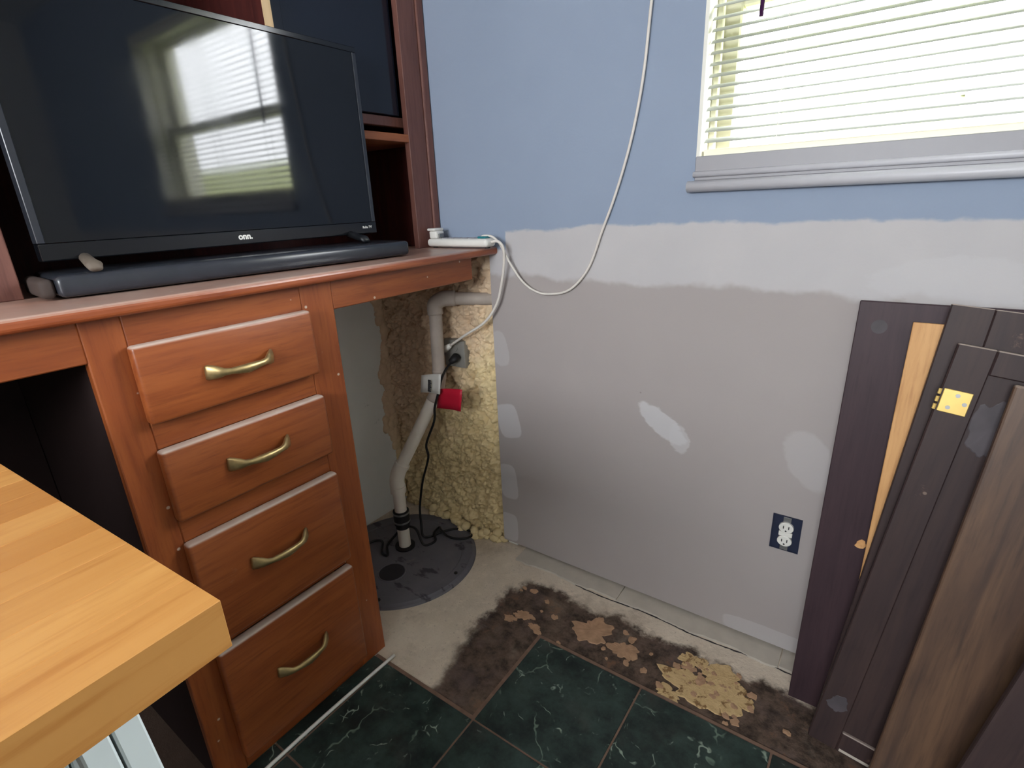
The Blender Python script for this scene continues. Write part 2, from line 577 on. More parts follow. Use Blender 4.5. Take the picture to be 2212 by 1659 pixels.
def add_sweep(bm, path, rad, n=10, up=Vector((0, 0, 1))):
    """sweep an ellipse along path; rad = number, or list of (ru, rv)"""
    path = [Vector(p) for p in path]
    rings = []
    side = None
    for i, p in enumerate(path):
        a = path[max(i - 1, 0)]
        b = path[min(i + 1, len(path) - 1)]
        t = (b - a).normalized()
        if side is None:
            side = t.cross(up)
            if side.length < 1e-3:
                side = t.cross(Vector((1, 0, 0)))
        side = (side - t * side.dot(t)).normalized()
        v2 = t.cross(side)
        ru, rv = (rad, rad) if not isinstance(rad, (list, tuple)) else rad[i]
        rings.append([bm.verts.new(p + side * (math.cos(2 * PI * k / n) * ru) + v2 * (math.sin(2 * PI * k / n) * rv)) for k in range(n)])
    for a, b in zip(rings, rings[1:]):
        for k in range(n):
            bm.faces.new((a[k], a[(k + 1) % n], b[(k + 1) % n], b[k]))
    bm.faces.new(rings[0][::-1])
    bm.faces.new(rings[-1])
    return bm


def tube(name, pts, r, mat, parent=None, n=10, sub=6, smooth_path=True):
    bm = bmesh.new()
    path = catmull(pts, sub) if smooth_path else pts
    add_sweep(bm, path, r, n)
    return build(name, bm, mat, parent, True)


def add_cyl(bm, p0, p1, r0, r1=None, n=24):
    r1 = r0 if r1 is None else r1
    return add_sweep(bm, [p0, p1], [(r0, r0), (r1, r1)], n)


def shade_auto(o, ang=35):
    """smooth faces with sharp edges kept"""
    me = o.data
    bm = bmesh.new()
    bm.from_mesh(me)
    for f in bm.faces:
        f.smooth = True
    for e in bm.edges:
        if len(e.link_faces) == 2 and e.calc_face_angle(0) > math.radians(ang):
            e.smooth = False
    bm.to_mesh(me)
    bm.free()
    return o


def cyl(name, p0, p1, r, mat, parent=None, n=24, r1=None):
    bm = bmesh.new()
    add_cyl(bm, p0, p1, r, r1, n)
    return shade_auto(build(name, bm, mat, parent))


def flake(cx, cy, rx, ry, z0, z1, seed, n=46, jag=0.32):
    r = random.Random(seed)
    ph = [r.uniform(0, 2 * PI) for _ in range(8)]
    bm = bmesh.new()
    lo, hi = [], []
    for k in range(n):
        a = 2 * PI * k / n
        s = 1 + jag * (0.5 * math.sin(2 * a + ph[0]) + 0.4 * math.sin(3 * a + ph[1]) + 0.35 * math.sin(5 * a + ph[2]) + 0.3 * math.sin(9 * a + ph[3]) + 0.2 * math.sin(14 * a + ph[4]))
        px, py = cx + rx * s * math.cos(a), cy + ry * s * math.sin(a)
        lo.append(bm.verts.new((px, py, z0)))
        hi.append(bm.verts.new((cx + (px - cx) * 0.96, cy + (py - cy) * 0.96, z1 * r.uniform(0.7, 1.1))))
    c = bm.verts.new((cx, cy, z1))
    for k in range(n):
        j = (k + 1) % n
        bm.faces.new((lo[k], lo[j], hi[j], hi[k]))
        bm.faces.new((hi[k], hi[j], c))
    return bm


# ================================================================ THE ROOM
RX, RY, RZ = 3.6, -3.2, 2.30
WX0, WX1, WZ0, WZ1 = 1.14, 2.25, 1.226, 1.985
APR = 1.268      # window in the patched wall

bm = bmesh.new()
add_box(bm, (-0.1, RY - 0.1, -0.12), (RX + 0.1, 0.25, 0.0))
floor = structure(build('floor', bm, M['floor']))
bm = bmesh.new()
add_box(bm, (-0.1, RY - 0.1, RZ), (RX + 0.1, 0.25, RZ + 0.1))
ceiling = structure(build('ceiling', bm, M['ceiling']))

bm = bmesh.new()
add_box(bm, (-0.1, RY - 0.1, 0.0), (0.0, 0.055, RZ))
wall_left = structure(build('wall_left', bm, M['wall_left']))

# drywall of the window wall: stops short of the corner below the counter
bm = bmesh.new()
E0 = 0.531
T = 0.013
for lo, hi in (((0.0, 0, 1.042), (E0, T, RZ)), ((E0, 0, 0.018), (WX0, T, RZ)),
               ((WX0, 0, 0.018), (WX1, T, WZ0)), ((WX0, 0, WZ1), (WX1, T, RZ)), ((WX1, 0, 0.018), (RX, T, RZ))):
    add_box(bm, lo, hi)
wall_right = structure(build('wall_right', bm, M['wall']))
bm = bmesh.new()
for lo, hi in (((-0.1, 0.055, 0), (WX0, 0.2, RZ)), ((WX0, 0.055, 0), (WX1, 0.2, WZ0)),
               ((WX0, 0.055, WZ1), (WX1, 0.2, RZ)), ((WX1, 0.055, 0), (RX + 0.1, 0.2, RZ)),
               ((E0 + 0.01, T, 0.0), (E0 + 0.05, 0.055, RZ)), ((WX0 - 0.04, T, 0.1), (WX0, 0.055, RZ)),
               ((WX1, T, 0.1), (WX1 + 0.04, 0.055, RZ)), ((WX0, T, WZ0 - 0.04), (WX1, 0.055, WZ0)), ((WX0, T, WZ1), (WX1, 0.055, WZ1 + 0.04))):
    add_box(bm, lo, hi)
build('foundation', bm, M['wall_left'], wall_right)

bm = bmesh.new()
FX0, FX1, FZ0, FZ1 = 0.70, 2.10, 1.30, 2.10
for lo, hi in (((-0.1, RY - 0.1, 0), (FX0, RY, RZ)), ((FX1, RY - 0.1, 0), (RX + 0.1, RY, RZ)),
               ((FX0, RY - 0.1, 0), (FX1, RY, FZ0)), ((FX0, RY - 0.1, FZ1), (FX1, RY, RZ))):
    add_box(bm, lo, hi)
wall_rear = structure(build('wall_rear', bm, M['room_wall']))
bm = bmesh.new()
add_box(bm, (RX, RY, 0), (RX + 0.1, 0.055, RZ))
wall_front = structure(build('wall_front', bm, M['room_wall']))

# ---- floor tiles: a piece each, on a thin bed of grout
TX, TY, TS = 0.882, -0.310, 0.305
bm = bmesh.new()
add_box(bm, (TX - 0.008, RY, 0.0), (RX, TY + 0.008, 0.0032))
add_box(bm, (0.530, RY, 0.0), (TX - 0.008, TY - TS + 0.008, 0.0032))
build('grout', bm, M['grout'], floor)
bm = bmesh.new()
add_box(bm, (0.0024, 0.0024, 0), (TS - 0.0024, TS - 0.0024, 0.0052), 0.0012, 1)
tile_me = None
for i in range(-1, 9):
    for j in range(0, 10):
        if i == -1 and j == 0:
            continue
        x0, y0 = TX + i * TS, TY - (j + 1) * TS
        if x0 + TS > RX or y0 < RY:
            continue
        if tile_me is None:
            t = build('tile', bm, M['tile'], floor)
            tile_me = t.data
        else:
            t = link('tile', tile_me, None, floor)
        t.location = (x0, y0, 0.0002 * rnd.random())

bm = bmesh.new()
cw = TX - TS - (DFX := 0.528)
add_box(bm, (0.0, 0.0024, 0), (cw - 0.0024, TS - 0.0024, 0.0052), 0.0012, 1)
ct = None
for j in range(1, 6):
    if ct is None:
        ct = build('tile', bm, M['tile'], floor)
        c2 = ct
    else:
        c2 = link('tile', ct.data, None, floor)
    c2.location = (DFX, TY - (j + 1) * TS, 0)

# ---- strip of mortar along the foot of the drywall, split by a crack
def ragged_strip(x0, x1, seed, ya=0.05, yb=-0.058):
    r = random.Random(seed)
    bm = bmesh.new()
    n = 26
    top, low = [], []
    for k in range(n + 1):
        x = x0 + (x1 - x0) * k / n
        yy = yb + 0.004 * math.sin(k * 0.5 + seed) + r.uniform(-0.0025, 0.0025)
        z = 0.0030 + r.uniform(-0.0006, 0.0006)
        top.append((bm.verts.new((x, ya, 0.009)), bm.verts.new((x, yy + 0.004, z))))
        low.append((bm.verts.new((x, ya, 0)), bm.verts.new((x, yy, 0))))
    for k in range(n):
        bm.faces.new((top[k][0], top[k][1], top[k + 1][1], top[k + 1][0]))
        bm.faces.new((top[k][1], low[k][1], low[k + 1][1], top[k + 1][1]))
    for k in (0, n):
        bm.faces.new((top[k][0], top[k][1], low[k][1], low[k][0]))
    return bm


def joint_gap(x0, x1, seed, yb=-0.0605):
    r = random.Random(seed)
    bm = bmesh.new()
    prev = None
    n = 60
    for k in range(n + 1):
        x = x0 + (x1 - x0) * k / n
        y = yb + 0.004 * math.sin(k * 0.217 + seed) + r.uniform(-0.0012, 0.0012)
        w_ = 0.0011 + 0.0012 * r.random()
        cur = [bm.verts.new((x, y - w_, 0.0004)), bm.verts.new((x, y + w_, 0.0004)), bm.verts.new((x, y + w_, 0.0012)), bm.verts.new((x, y - w_, 0.0012))]
        if prev:
            for a in range(4):
                bm.faces.new((prev[a], prev[(a + 1) % 4], cur[(a + 1) % 4], cur[a]))
        prev = cur
    return bm


trim = structure(build('trim_1', ragged_strip(0.62, 1.000, 3), M['mortar']))
build('joint_crack', joint_gap(0.86, 1.5, 3), M['lid_dark'], trim)
build('mortar_piece', ragged_strip(1.003, 1.46, 5), M['mortar'], trim)
build('mortar_piece', ragged_strip(1.463, 2.6, 8), M['mortar'], trim)

# ---- flakes of old adhesive stuck to the slab
for k, (cx, cy, rx, ry, mt) in enumerate((
        (0.995, -0.205, 0.055, 0.045, 'residue_pink'), (1.10, -0.222, 0.036, 0.03, 'residue_pink'),
        (0.795, -0.262, 0.03, 0.016, 'residue_pink'), (0.765, -0.295, 0.02, 0.012, 'residue_pink'), (0.845, -0.285, 0.022, 0.010, 'residue_pink'),
        (1.30, -0.235, 0.075, 0.05, 'residue'), (1.385, -0.215, 0.05, 0.045, 'residue'), (1.345, -0.165, 0.055, 0.035, 'residue'),
        (1.27, -0.155, 0.035, 0.025, 'residue'), (1.245, -0.285, 0.03, 0.02, 'residue'))):
    build('adhesive_flake', flake(cx, cy, rx, ry, 0.0, 0.0025, 20 + k), M[mt], floor)
bm = bmesh.new()
for k in range(60):
    a, b = rnd.gauss(0, 1), rnd.gauss(0, 1)
    cx, cy = (1.33 + a * 0.07, -0.21 + b * 0.045) if k % 3 else (rnd.uniform(0.7, 1.15), rnd.uniform(-0.30, -0.14))
    cy = min(-0.10, max(-0.300, cy))
    s = rnd.uniform(0.004, 0.013)
    f = flake(cx, cy, s, s * rnd.uniform(0.6, 1), 0.0, rnd.uniform(0.002, 0.005), 100 + k, 10)
    me = bpy.data.meshes.new('tmp')
    f.to_mesh(me)
    f.free()
    bm.from_mesh(me)
    bpy.data.meshes.remove(me)
cr = build('adhesive_crumbs', bm, M['residue_pink'], floor)
cr['kind'] = 'stuff'

# ================================================================ WINDOW in the patched wall
win = bpy.data.objects.new('window_1', None)
COL.objects.link(win)
structure(win)
FY = 0.115
bm = bmesh.new()      # jamb liner
for lo, hi in (((WX0, 0.0, WZ0), (WX0 + 0.008, 0.2, WZ1)), ((WX1 - 0.008, 0.0, WZ0), (WX1, 0.2, WZ1)),
               ((WX0, 0.0, WZ1 - 0.008), (WX1, 0.2, WZ1)), ((WX0, 0.0, WZ0 - 0.0), (WX1, 0.2, WZ0 + 0.004))):
    add_box(bm, lo, hi)
build('jamb', bm, M['jamb_white'], win)


def sash(z0, z1, y0, y1, parent):
    bm = bmesh.new()
    a, b = WX0 + 0.008, WX1 - 0.008
    sw = 0.045
    for lo, hi in (((a, y0, z0), (a + sw, y1, z1)), ((b - sw, y0, z0), (b, y1, z1)),
                   ((a + sw, y0, z0), (b - sw, y1, z0 + 0.04)), ((a + sw, y0, z1 - 0.035), (b - sw, y1, z1))):
        add_box(bm, lo, hi, 0.004, 1)
    s = build('sash', bm, M['cream'], parent)
    box('pane', (a + sw - 0.004, (y0 + y1) / 2 - 0.002, z0 + 0.036), (b - sw + 0.004, (y0 + y1) / 2 + 0.002, z1 - 0.031), M['glass'], s)


sash(WZ0 + 0.004, 1.60, 0.085, 0.115, win)
sash(1.565, WZ1 - 0.008, 0.120, 0.150, win)
bm = bmesh.new()
for a, b in ((WX0 + 0.008, WX0 + 0.022), (WX1 - 0.022, WX1 - 0.008)):
    add_box(bm, (a, 0.055, WZ0 + 0.004), (b, 0.07, WZ1 - 0.008), 0.002, 1)
build('sash_stop', bm, M['cream'], win)
box('apron_board', (WX0 + 0.002, -0.010, 1.216), (WX1 - 0.002, -0.0005, APR), M['white_trim'], win, 0.002, 1)
bm = bmesh.new()
add_sweep(bm, [(WX0, -0.012, 1.230), (WX1, -0.012, 1.230)], [(0.006, 0.0065), (0.006, 0.0065)], 12)
build('bead', bm, M['sill_white'], win, True)
bm = bmesh.new()      # rounded stool along the bottom
add_sweep(bm, [(WX0 - 0.010, -0.014, 1.2045), (WX1 + 0.010, -0.014, 1.2045)], [(0.016, 0.0125), (0.016, 0.0125)], 18)
build('stool', bm, M['sill_white'], win, True)

# horizontal blind, a slat each
blind = thing('window_blind', 'white horizontal slat blind inside the bright window over the patched wall', 'blind')
by = 0.030
bx0, bx1 = WX0 + 0.010, WX1 - 0.010
bm = bmesh.new()
NS = 5
ring = []
for k in range(NS + 1):
    u = k / NS - 0.5
    yy = u * 0.025
    zz = 0.0022 * (1 - (2 * u) ** 2)
    ring.append((yy, zz))
vs0 = [bm.verts.new((bx0, y, z)) for y, z in ring]
vs1 = [bm.verts.new((bx1, y, z)) for y, z in ring]
ws0 = [bm.verts.new((bx0, y, z - 0.0007)) for y, z in ring]
ws1 = [bm.verts.new((bx1, y, z - 0.0007)) for y, z in ring]
for k in range(NS):
    bm.faces.new((vs0[k], vs0[k + 1], vs1[k + 1], vs1[k]))
    bm.faces.new((ws0[k], ws1[k], ws1[k + 1], ws0[k + 1]))
bm.faces.new(ws0 + vs0[::-1])
bm.faces.new(vs1 + ws1[::-1])
bm.faces.new((vs0[0], vs1[0], ws1[0], ws0[0]))
bm.faces.new((vs0[-1], ws0[-1], ws1[-1], vs1[-1]))
slat = build('slat', bm, M['slat'], blind, False, (0, by, 1.302), (0.46, 0, 0))
z = 1.302 + 0.0217
while z < WZ1 - 0.04:
    s = link('slat', slat.data, None, blind)
    s.location = (0, by, z)
    s.rotation_euler = (0.46 + rnd.uniform(-0.02, 0.02), rnd.uniform(-0.0006, 0.0006), 0)
    z += 0.0217
box('bottom_rail', (bx0, by - 0.012, 1.2660), (bx1, by + 0.012, 1.283), M['rail_cream'], blind, 0.003, 2)
box('head_rail', (bx0, by - 0.018, WZ1 - 0.036), (bx1, by + 0.018, WZ1 - 0.009), M['white_plastic'], blind, 0.002, 1)
for cx in (bx0 + 0.15, (bx0 + bx1) / 2, bx1 - 0.15):
    for dy in (-0.0135, 0.0135):
        bm = bmesh.new()
        add_cyl(bm, (cx, by + dy, 1.283), (cx, by + dy, WZ1 - 0.036), 0.0007, n=5)
        build('ladder_cord', bm, M['cord'], blind)
bm = bmesh.new()
add_cyl(bm, (1.252, -0.006, 1.517), (1.256, 0.004, WZ1 - 0.05), 0.0042, 0.0035, 8)
build('tilt_wand', bm, M['purple_wand'], blind, True)['label'] = 'dark purple tilt wand'

# unseen second window behind the camera, added for fill light
fill_win = bpy.data.objects.new('fill_window', None)
COL.objects.link(fill_win)
structure(fill_win)
bm = bmesh.new()
for lo, hi in (((FX0, RY - 0.1, FZ0), (FX0 + 0.05, RY, FZ1)), ((FX1 - 0.05, RY - 0.1, FZ0), (FX1, RY, FZ1)), ((FX0, RY - 0.1, FZ0), (FX1, RY, FZ0 + 0.05)),
               ((FX0, RY - 0.1, FZ1 - 0.05), (FX1, RY, FZ1)), ((1.38, RY - 0.07, FZ0), (1.42, RY - 0.03, FZ1))):
    add_box(bm, lo, hi)
build('frame', bm, M['white_trim'], fill_win)
box('pane', (FX0 + 0.05, RY - 0.052, FZ0 + 0.05), (FX1 - 0.05, RY - 0.048, FZ1 - 0.05), M['glass'], fill_win)

# ---- outside
bm = bmesh.new()
vv = [bm.verts.new(q) for q in ((-12, 0.3, 0.75), (40, 0.3, 0.75), (40, 8, 1.3), (-12, 8, 1.3), (40, 12, 3.1), (-12, 12, 3.1), (40, 30, 3.6), (-12, 30, 3.6))]
for a in ((0, 1, 2, 3), (3, 2, 4, 5), (5, 4, 6, 7)):
    bm.faces.new([vv[k] for k in a])
lawn = structure(build('lawn', bm, M['lawn']))
nb = thing('neighbouring_house', 'pale grey house wall seen through the blind beyond the window', 'house')
box('wall', (2.06, 6.0, 1.0), (7.5, 11, 2.52), M['siding'], nb)
bm = bmesh.new()
q = [bm.verts.new(c) for c in ((2.0, 5.8, 2.52), (7.6, 5.8, 2.52), (7.6, 11.2, 2.52), (2.0, 11.2, 2.52), (2.0, 8.5, 4.0), (7.6, 8.5, 4.0))]
for a in ((0, 1, 5, 4), (2, 3, 4, 5), (0, 4, 3), (1, 2, 5), (0, 3, 2, 1)):
    bm.faces.new([q[k] for k in a])
build('roof', bm, M['siding'], nb)

# ceiling lamp behind the camera
lamp = thing('ceiling_lamp', 'white round flush ceiling lamp in the middle of the room', 'lamp', (2.0, -1.9, RZ))
cyl('base', (0, 0, -0.03), (0, 0, 0), 0.16, M['white_plastic'], lamp)
cyl('diffuser', (0, 0, -0.075), (0, 0, -0.03), 0.13, M['shade_white'], lamp, 32, 0.15)

# ================================================================ SPRAY FOAM in the corner
def make_foam():
    rs = np.random.RandomState(4)
    x0, x1, z0, z1 = 0.0, E0 + 0.003, 0.0, 1.04
    nx, nz = 260, 500
    X, Z = np.meshgrid(np.linspace(x0, x1, nx), np.linspace(z0, z1, nz), indexing='ij')
    Hh = np.full_like(X, 0.004)
    Hh += 0.012 * np.exp(-((X) / 0.05) ** 2)
    for k in range(1900):
        cx, cz = rs.uniform(x0, x1), rs.uniform(z0, z1)
        r = rs.uniform(0.009, 0.024)
        a = rs.uniform(0, PI)
        el = rs.uniform(1.0, 1.9)
        ix0, ix1 = np.searchsorted(X[:, 0], [cx - r * 2, cx + r * 2])
        iz0, iz1 = np.searchsorted(Z[0], [cz - r * 2, cz + r * 2])
        sx = X[ix0:ix1, iz0:iz1] - cx
        sz = Z[ix0:ix1, iz0:iz1] - cz
        u = (sx * math.cos(a) + sz * math.sin(a)) / el
        v = -sx * math.sin(a) + sz * math.cos(a)
        d2 = 1 - (u * u + v * v) / (r * r)
        h = rs.uniform(0.0, 0.014) + np.sqrt(np.clip(d2, 0, 1)) * r * rs.uniform(0.6, 1.1)
        sub = Hh[ix0:ix1, iz0:iz1]
        sub[d2 > 0] = np.maximum(sub, np.where(d2 > 0, h, 0))[d2 > 0]
    for k in range(7000):
        cx, cz = rs.uniform(x0, x1), rs.uniform(z0, z1)
        r = rs.uniform(0.0035, 0.010)
        el = rs.uniform(1.0, 2.0)
        a = rs.uniform(0, PI)
        ix0, ix1 = np.searchsorted(X[:, 0], [cx - r * 2, cx + r * 2])
        iz0, iz1 = np.searchsorted(Z[0], [cz - r * 2, cz + r * 2])
        sx = X[ix0:ix1, iz0:iz1] - cx
        sz = Z[ix0:ix1, iz0:iz1] - cz
        u = (sx * math.cos(a) + sz * math.sin(a)) / el
        v = -sx * math.sin(a) + sz * math.cos(a)
        q = np.clip(1 - (u * u + v * v) / (r * r), 0, 1)
        Hh[ix0:ix1, iz0:iz1] += np.sqrt(q) * r * rs.choice([0.55, 0.75, -0.5])
    Hh *= 0.8
    Hh *= np.clip((x1 - X) / 0.03, 0.25, 1)
    Y = 0.034 - Hh
    verts = np.stack([X, Y, Z], -1).reshape(-1, 3)
    idx = np.arange(nx * nz).reshape(nx, nz)
    f = np.stack([idx[:-1, :-1], idx[1:, :-1], idx[1:, 1:], idx[:-1, 1:]], -1).reshape(-1, 4)
    me = bpy.data.meshes.new('spray_foam')
    me.from_pydata(verts.tolist(), [], f.tolist())
    bm = bmesh.new()
    bm.from_mesh(me)
    # lumps that ran onto the left wall and down onto the slab
    r = random.Random(12)
    spots = []
    # ragged film that ran onto the left wall
    ny_, nz_ = 56, 420
    ph = [r.uniform(0, 6) for _ in range(8)]
    hl = np.full((ny_, nz_), -0.004)
    YY, ZZ = np.meshgrid(np.linspace(-0.095, 0.034, ny_), np.linspace(0.03, 1.035, nz_), indexing='ij')
    for k in range(1500):
        cz = rs.uniform(0.03, 1.035)
        wd = 0.022 + 0.016 * math.sin(cz * 11 + ph[0]) + 0.012 * math.sin(cz * 27 + ph[1]) + 0.008 * math.sin(cz * 61 + ph[2]) + 0.02 * max(0, cz - 0.6)
        if cz < 0.3:
            wd *= cz / 0.3
        cy = rs.uniform(-max(wd, 0.0), 0.034)
        rr_ = rs.uniform(0.004, 0.015)
        d2 = 1 - ((YY - cy) ** 2 + ((ZZ - cz) / rs.uniform(0.8, 1.6)) ** 2) / (rr_ * rr_)
        hl = np.maximum(hl, np.where(d2 > 0, np.sqrt(np.clip(d2, 0, 1)) * rr_ * rs.uniform(0.4, 1.0) + rs.uniform(0, 0.004), -0.004))
    vv = [[bm.verts.new((hl[a, b], YY[a, b], ZZ[a, b])) for b in range(nz_)] for a in range(ny_)]
    for a in range(ny_ - 1):
        for b in range(nz_ - 1):
            if max(hl[a, b], hl[a + 1, b], hl[a, b + 1], hl[a + 1, b + 1]) > 0:
                bm.faces.new((vv[a][b], vv[a][b + 1], vv[a + 1][b + 1], vv[a + 1][b]))
    for v in [v for row in vv for v in row if not v.link_faces]:
        bm.verts.remove(v)
    for k in range(60):
        xx = r.uniform(0.16, 0.53)
        spots.append(((xx, r.uniform(-0.012, 0.01) - 0.03 * max(0, math.sin(xx * 20)), r.uniform(0.004, 0.03)), r.uniform(0.009, 0.019), (1.1, 1, 0.8)))
    for c, rad, sq in spots:
        mt = Matrix.Translation(c) @ Matrix.Rotation(r.uniform(-0.4, 0.4), 4, 'X') @ Matrix.Diagonal((rad * sq[0], rad * sq[1], rad * sq[2], 1))
        rr = bmesh.ops.create_icosphere(bm, subdivisions=2, radius=1, matrix=mt)
        for v in rr['verts']:
            v.co += Vector((r.uniform(-1, 1), r.uniform(-1, 1), r.uniform(-1, 1))) * rad * 0.08
            if v.co.z < 0.0:
                v.co.z = 0.0
            if v.co.x < 0.0:
                v.co.x = 0.0
    bm.to_mesh(me)
    bm.free()
    me.polygons.foreach_set('use_smooth', [True] * len(me.polygons))
    return link('spray_foam', me, M['foam'])


foam = tag(make_foam(), 'lumpy yellow spray foam filling the bare wall corner under the counter', 'insulation', None, 'stuff')

# ================================================================ DESK with drawers
HC = 1.064
DF, DT = 0.526, 0.563
desk = thing('desk', 'built-in cherry-stained wooden desk with four brass-handled drawers', 'desk', (DF, -0.8, 0))
off = Vector((DF, -0.8, 0))


def dbox(name, lo, hi, mat, parent=desk, bev=0.002, seg=1):
    return box(name, Vector(lo) - off, Vector(hi) - off, mat, parent, bev, seg)


YL = -2.35
# counter with a rounded front edge
bm = bmesh.new()
add_box(bm, Vector((0.0, YL, HC - 0.022)) - off, Vector((DT, -0.001, HC)) - off)
es = [e for e in bm.edges if all(abs(v.co.x - (DT - DF)) < 1e-4 for v in e.verts) and abs(e.verts[0].co.z - e.verts[1].co.z) < 1e-5]
bmesh.ops.bevel(bm, geom=es, offset=0.008, segments=4, affect='EDGES', profile=0.5)
build('countertop', bm, M['desk_top'], desk)
T0 = HC - 0.022
dbox('apron', (DF - 0.02, -0.576, 0.975), (DF, -0.080, T0), M['desk'])
dbox('apron', (DF - 0.02, YL + 0.06, 0.972), (DF, -1.044, T0), M['desk'])
dbox('stile', (DF - 0.02, -0.655, 0.0), (DF, -0.5755, T0), M['desk_v'])
dbox('stile', (DF - 0.02, -1.044, 0.0), (DF, -0.985, T0), M['desk_v'])
dbox('stile', (DF - 0.02, YL, 0.0), (DF, YL + 0.06, T0), M['desk_v'])
for a, b in ((0.975, T0), (0.795, 0.855), (0.600, 0.660), (0.338, 0.370), (0.0, 0.075)):
    dbox('rail', (DF - 0.02, -0.985, a), (DF, -0.655, b), M['desk'])
dbox('side_panel', (0.005, -0.596, 0.0), (DF - 0.02, -0.578, T0), M['desk_v'])
dbox('side_panel', (0.005, -1.042, 0.0), (DF - 0.02, -1.024, T0), M['shaded_in'])
dbox('side_panel', (0.005, YL, 0.0), (DF - 0.02, YL + 0.018, T0), M['desk_v'])
dbox('back_panel', (0.0005, YL + 0.018, 0.0), (0.012, -1.042, T0), M['shaded_in'])
box_d = [(0.989, 0.849), (0.798, 0.655), (0.604, 0.363), (0.341, 0.047)]
hz = [0.917, 0.7305, 0.501, 0.205]


def handle(parent, cy, cz, x0):
    """arched pull with flattened leaf-shaped feet"""
    hw = 0.062
    path, rad = [], []
    prof = [(-1.06, 0.001, 0.010, 0.0025), (-1.0, 0.004, 0.0115, 0.004), (-0.90, 0.009, 0.0105, 0.0045), (-0.78, 0.016, 0.0085, 0.0045),
            (-0.66, 0.021, 0.0055, 0.0045), (-0.5, 0.0235, 0.0046, 0.0044), (-0.25, 0.025, 0.006, 0.005), (0, 0.0255, 0.0072, 0.0054)]
    prof = prof + [(-a, b, c, d) for a, b, c, d in prof[-2::-1]]
    for u, xx, ru, rv in prof:
        path.append((x0 + xx * 1.08, cy + u * hw, cz - 0.004 * (1 - abs(u)) * 1.2))
        rad.append((rv * 1.25, ru * 1.3))
    bm = bmesh.new()
    add_sweep(bm, path, rad, 14, up=Vector((0, 0, 1)))
    return build('handle', bm, M['brass'], parent, True)


for k, ((zt, zb), hzz) in enumerate(zip(box_d, hz)):
    bm = bmesh.new()
    add_box(bm, Vector((DF, -0.990, zb)) - off, Vector((DF + 0.026, -0.652, zt)) - off, 0.007, 3)
    dr = shade_auto(build('drawer', bm, M['desk'], desk), 50)
    handle(dr, -0.822 - off.y, hzz, 0.026)
    dbox('drawer_box', (0.06, -0.970, zb + 0.015), (DF - 0.02, -0.672, zt - 0.03), M['pale_wood'], dr, 0)

# ================================================================ HUTCH on the counter
hutch = thing('hutch', 'dark cherry wooden hutch standing on the desk behind the television', 'hutch', (0, -0.57, HC))
hoff = Vector((0, -0.57, HC))


def hbox(name, lo, hi, mat, parent=hutch, bev=0.0015, seg=1):
    return box(name, Vector(lo) - hoff, Vector(hi) - hoff, mat, parent, bev, seg)


DH = 0.337
HT = 2.12
hbox('back_panel', (0.001, -1.14, HC), (0.010, -0.012, HT), M['hutch_in'])
hbox('side_panel', (0.010, -0.030, HC), (DH - 0.02, -0.013, HT), M['hutch_in'])
hbox('side_panel', (0.010, -1.14, HC), (DH - 0.02, -1.122, HT), M['hutch_in'])
hbox('stile', (DH - 0.02, -0.100, HC), (DH, -0.030, HT), M['hutch'])
hbox('stile', (DH - 0.02, -1.14, HC), (DH, -1.053, HT), M['hutch'])
bm = bmesh.new()
add_box(bm, Vector((DH - 0.02, -0.029, HC)) - hoff, Vector((DH + 0.006, -0.0015, HT)) - hoff, 0.005, 3)
build('scribe_moulding', bm, M['hutch'], hutch)
hbox('top_panel', (0.010, -1.122, HT - 0.02), (DH - 0.02, -0.030, HT), M['hutch'])
hbox('rail', (DH - 0.02, -1.053, HT - 0.08), (DH, -0.100, HT), M['hutch_h'])
hbox('shelf', (0.010, -1.122, 1.365), (DH - 0.002, -0.0305, 1.386), M['hutch_h'])
dv = hbox('divider', (0.010, -0.503, 1.386), (DH - 0.005, -0.484, HT - 0.08), M['hutch_in'])
hbox('edge_band', (DH - 0.0048, -0.5035, 1.387), (DH - 0.002, -0.4835, HT - 0.081), M['pale_wood'], dv, 0)
hbox('rail', (DH - 0.055, -0.484, 1.408), (DH - 0.035, -0.0305, 1.434), M['hutch'])
hbox('shelf', (0.010, -1.122, 1.80), (DH - 0.03, -0.5035, 1.818), M['hutch_h'])
door = hbox('glass_door', (DH - 0.045, -0.483, 1.436), (DH - 0.028, -0.101, HT - 0.085), M['smoked'], hutch, 0.002, 1)
door['label'] = 'dark smoked glass door'
box('door_frame', Vector((DH - 0.028, -0.483, 1.436)) - hoff, Vector((DH - 0.022, -0.445, HT - 0.085)) - hoff, M['smoked'], door, 0.001, 1)
cyl('knob', Vector((DH - 0.028, -0.256, 1.462)) - hoff, Vector((DH - 0.018, -0.256, 1.462)) - hoff, 0.0045, M['white_plastic'], door, 12)

# ================================================================ TELEVISION and the black bar under it
bar_a = math.atan2(0.058, 0.75)
bar = thing('soundbar', 'long low black bar lying on the desk under the television', 'soundbar', (0.43, -0.655, HC), (0, 0, -bar_a))
bm = bmesh.new()
add_box(bm, (-0.150, -0.372, 0.003), (0.030, 0.372, 0.040), 0.010, 3)
shade_auto(build('body', bm, M['charcoal'], bar), 40)
bm = bmesh.new()
add_box(bm, (-0.105, -0.394, 0.003), (0.022, -0.3725, 0.036), 0.010, 4)
shade_auto(build('end_cap', bm, M['taupe'], bar), 40)['label'] = 'dusty taupe rounded end'
for sy in (-0.30, 0.30):
    cyl('rubber_foot', (-0.02, sy, 0.0), (-0.02, sy, 0.004), 0.012, M['rubber'], bar, 16)

TVX, TY0, TY1, TZ0, TZ1 = 0.362, -1.020, -0.286, 1.124, 1.568
tv = thing('television', 'black flat television standing in front of the hutch, reflecting the window', 'television', (TVX, (TY0 + TY1) / 2, TZ0))
toff = Vector((TVX, (TY0 + TY1) / 2, TZ0))


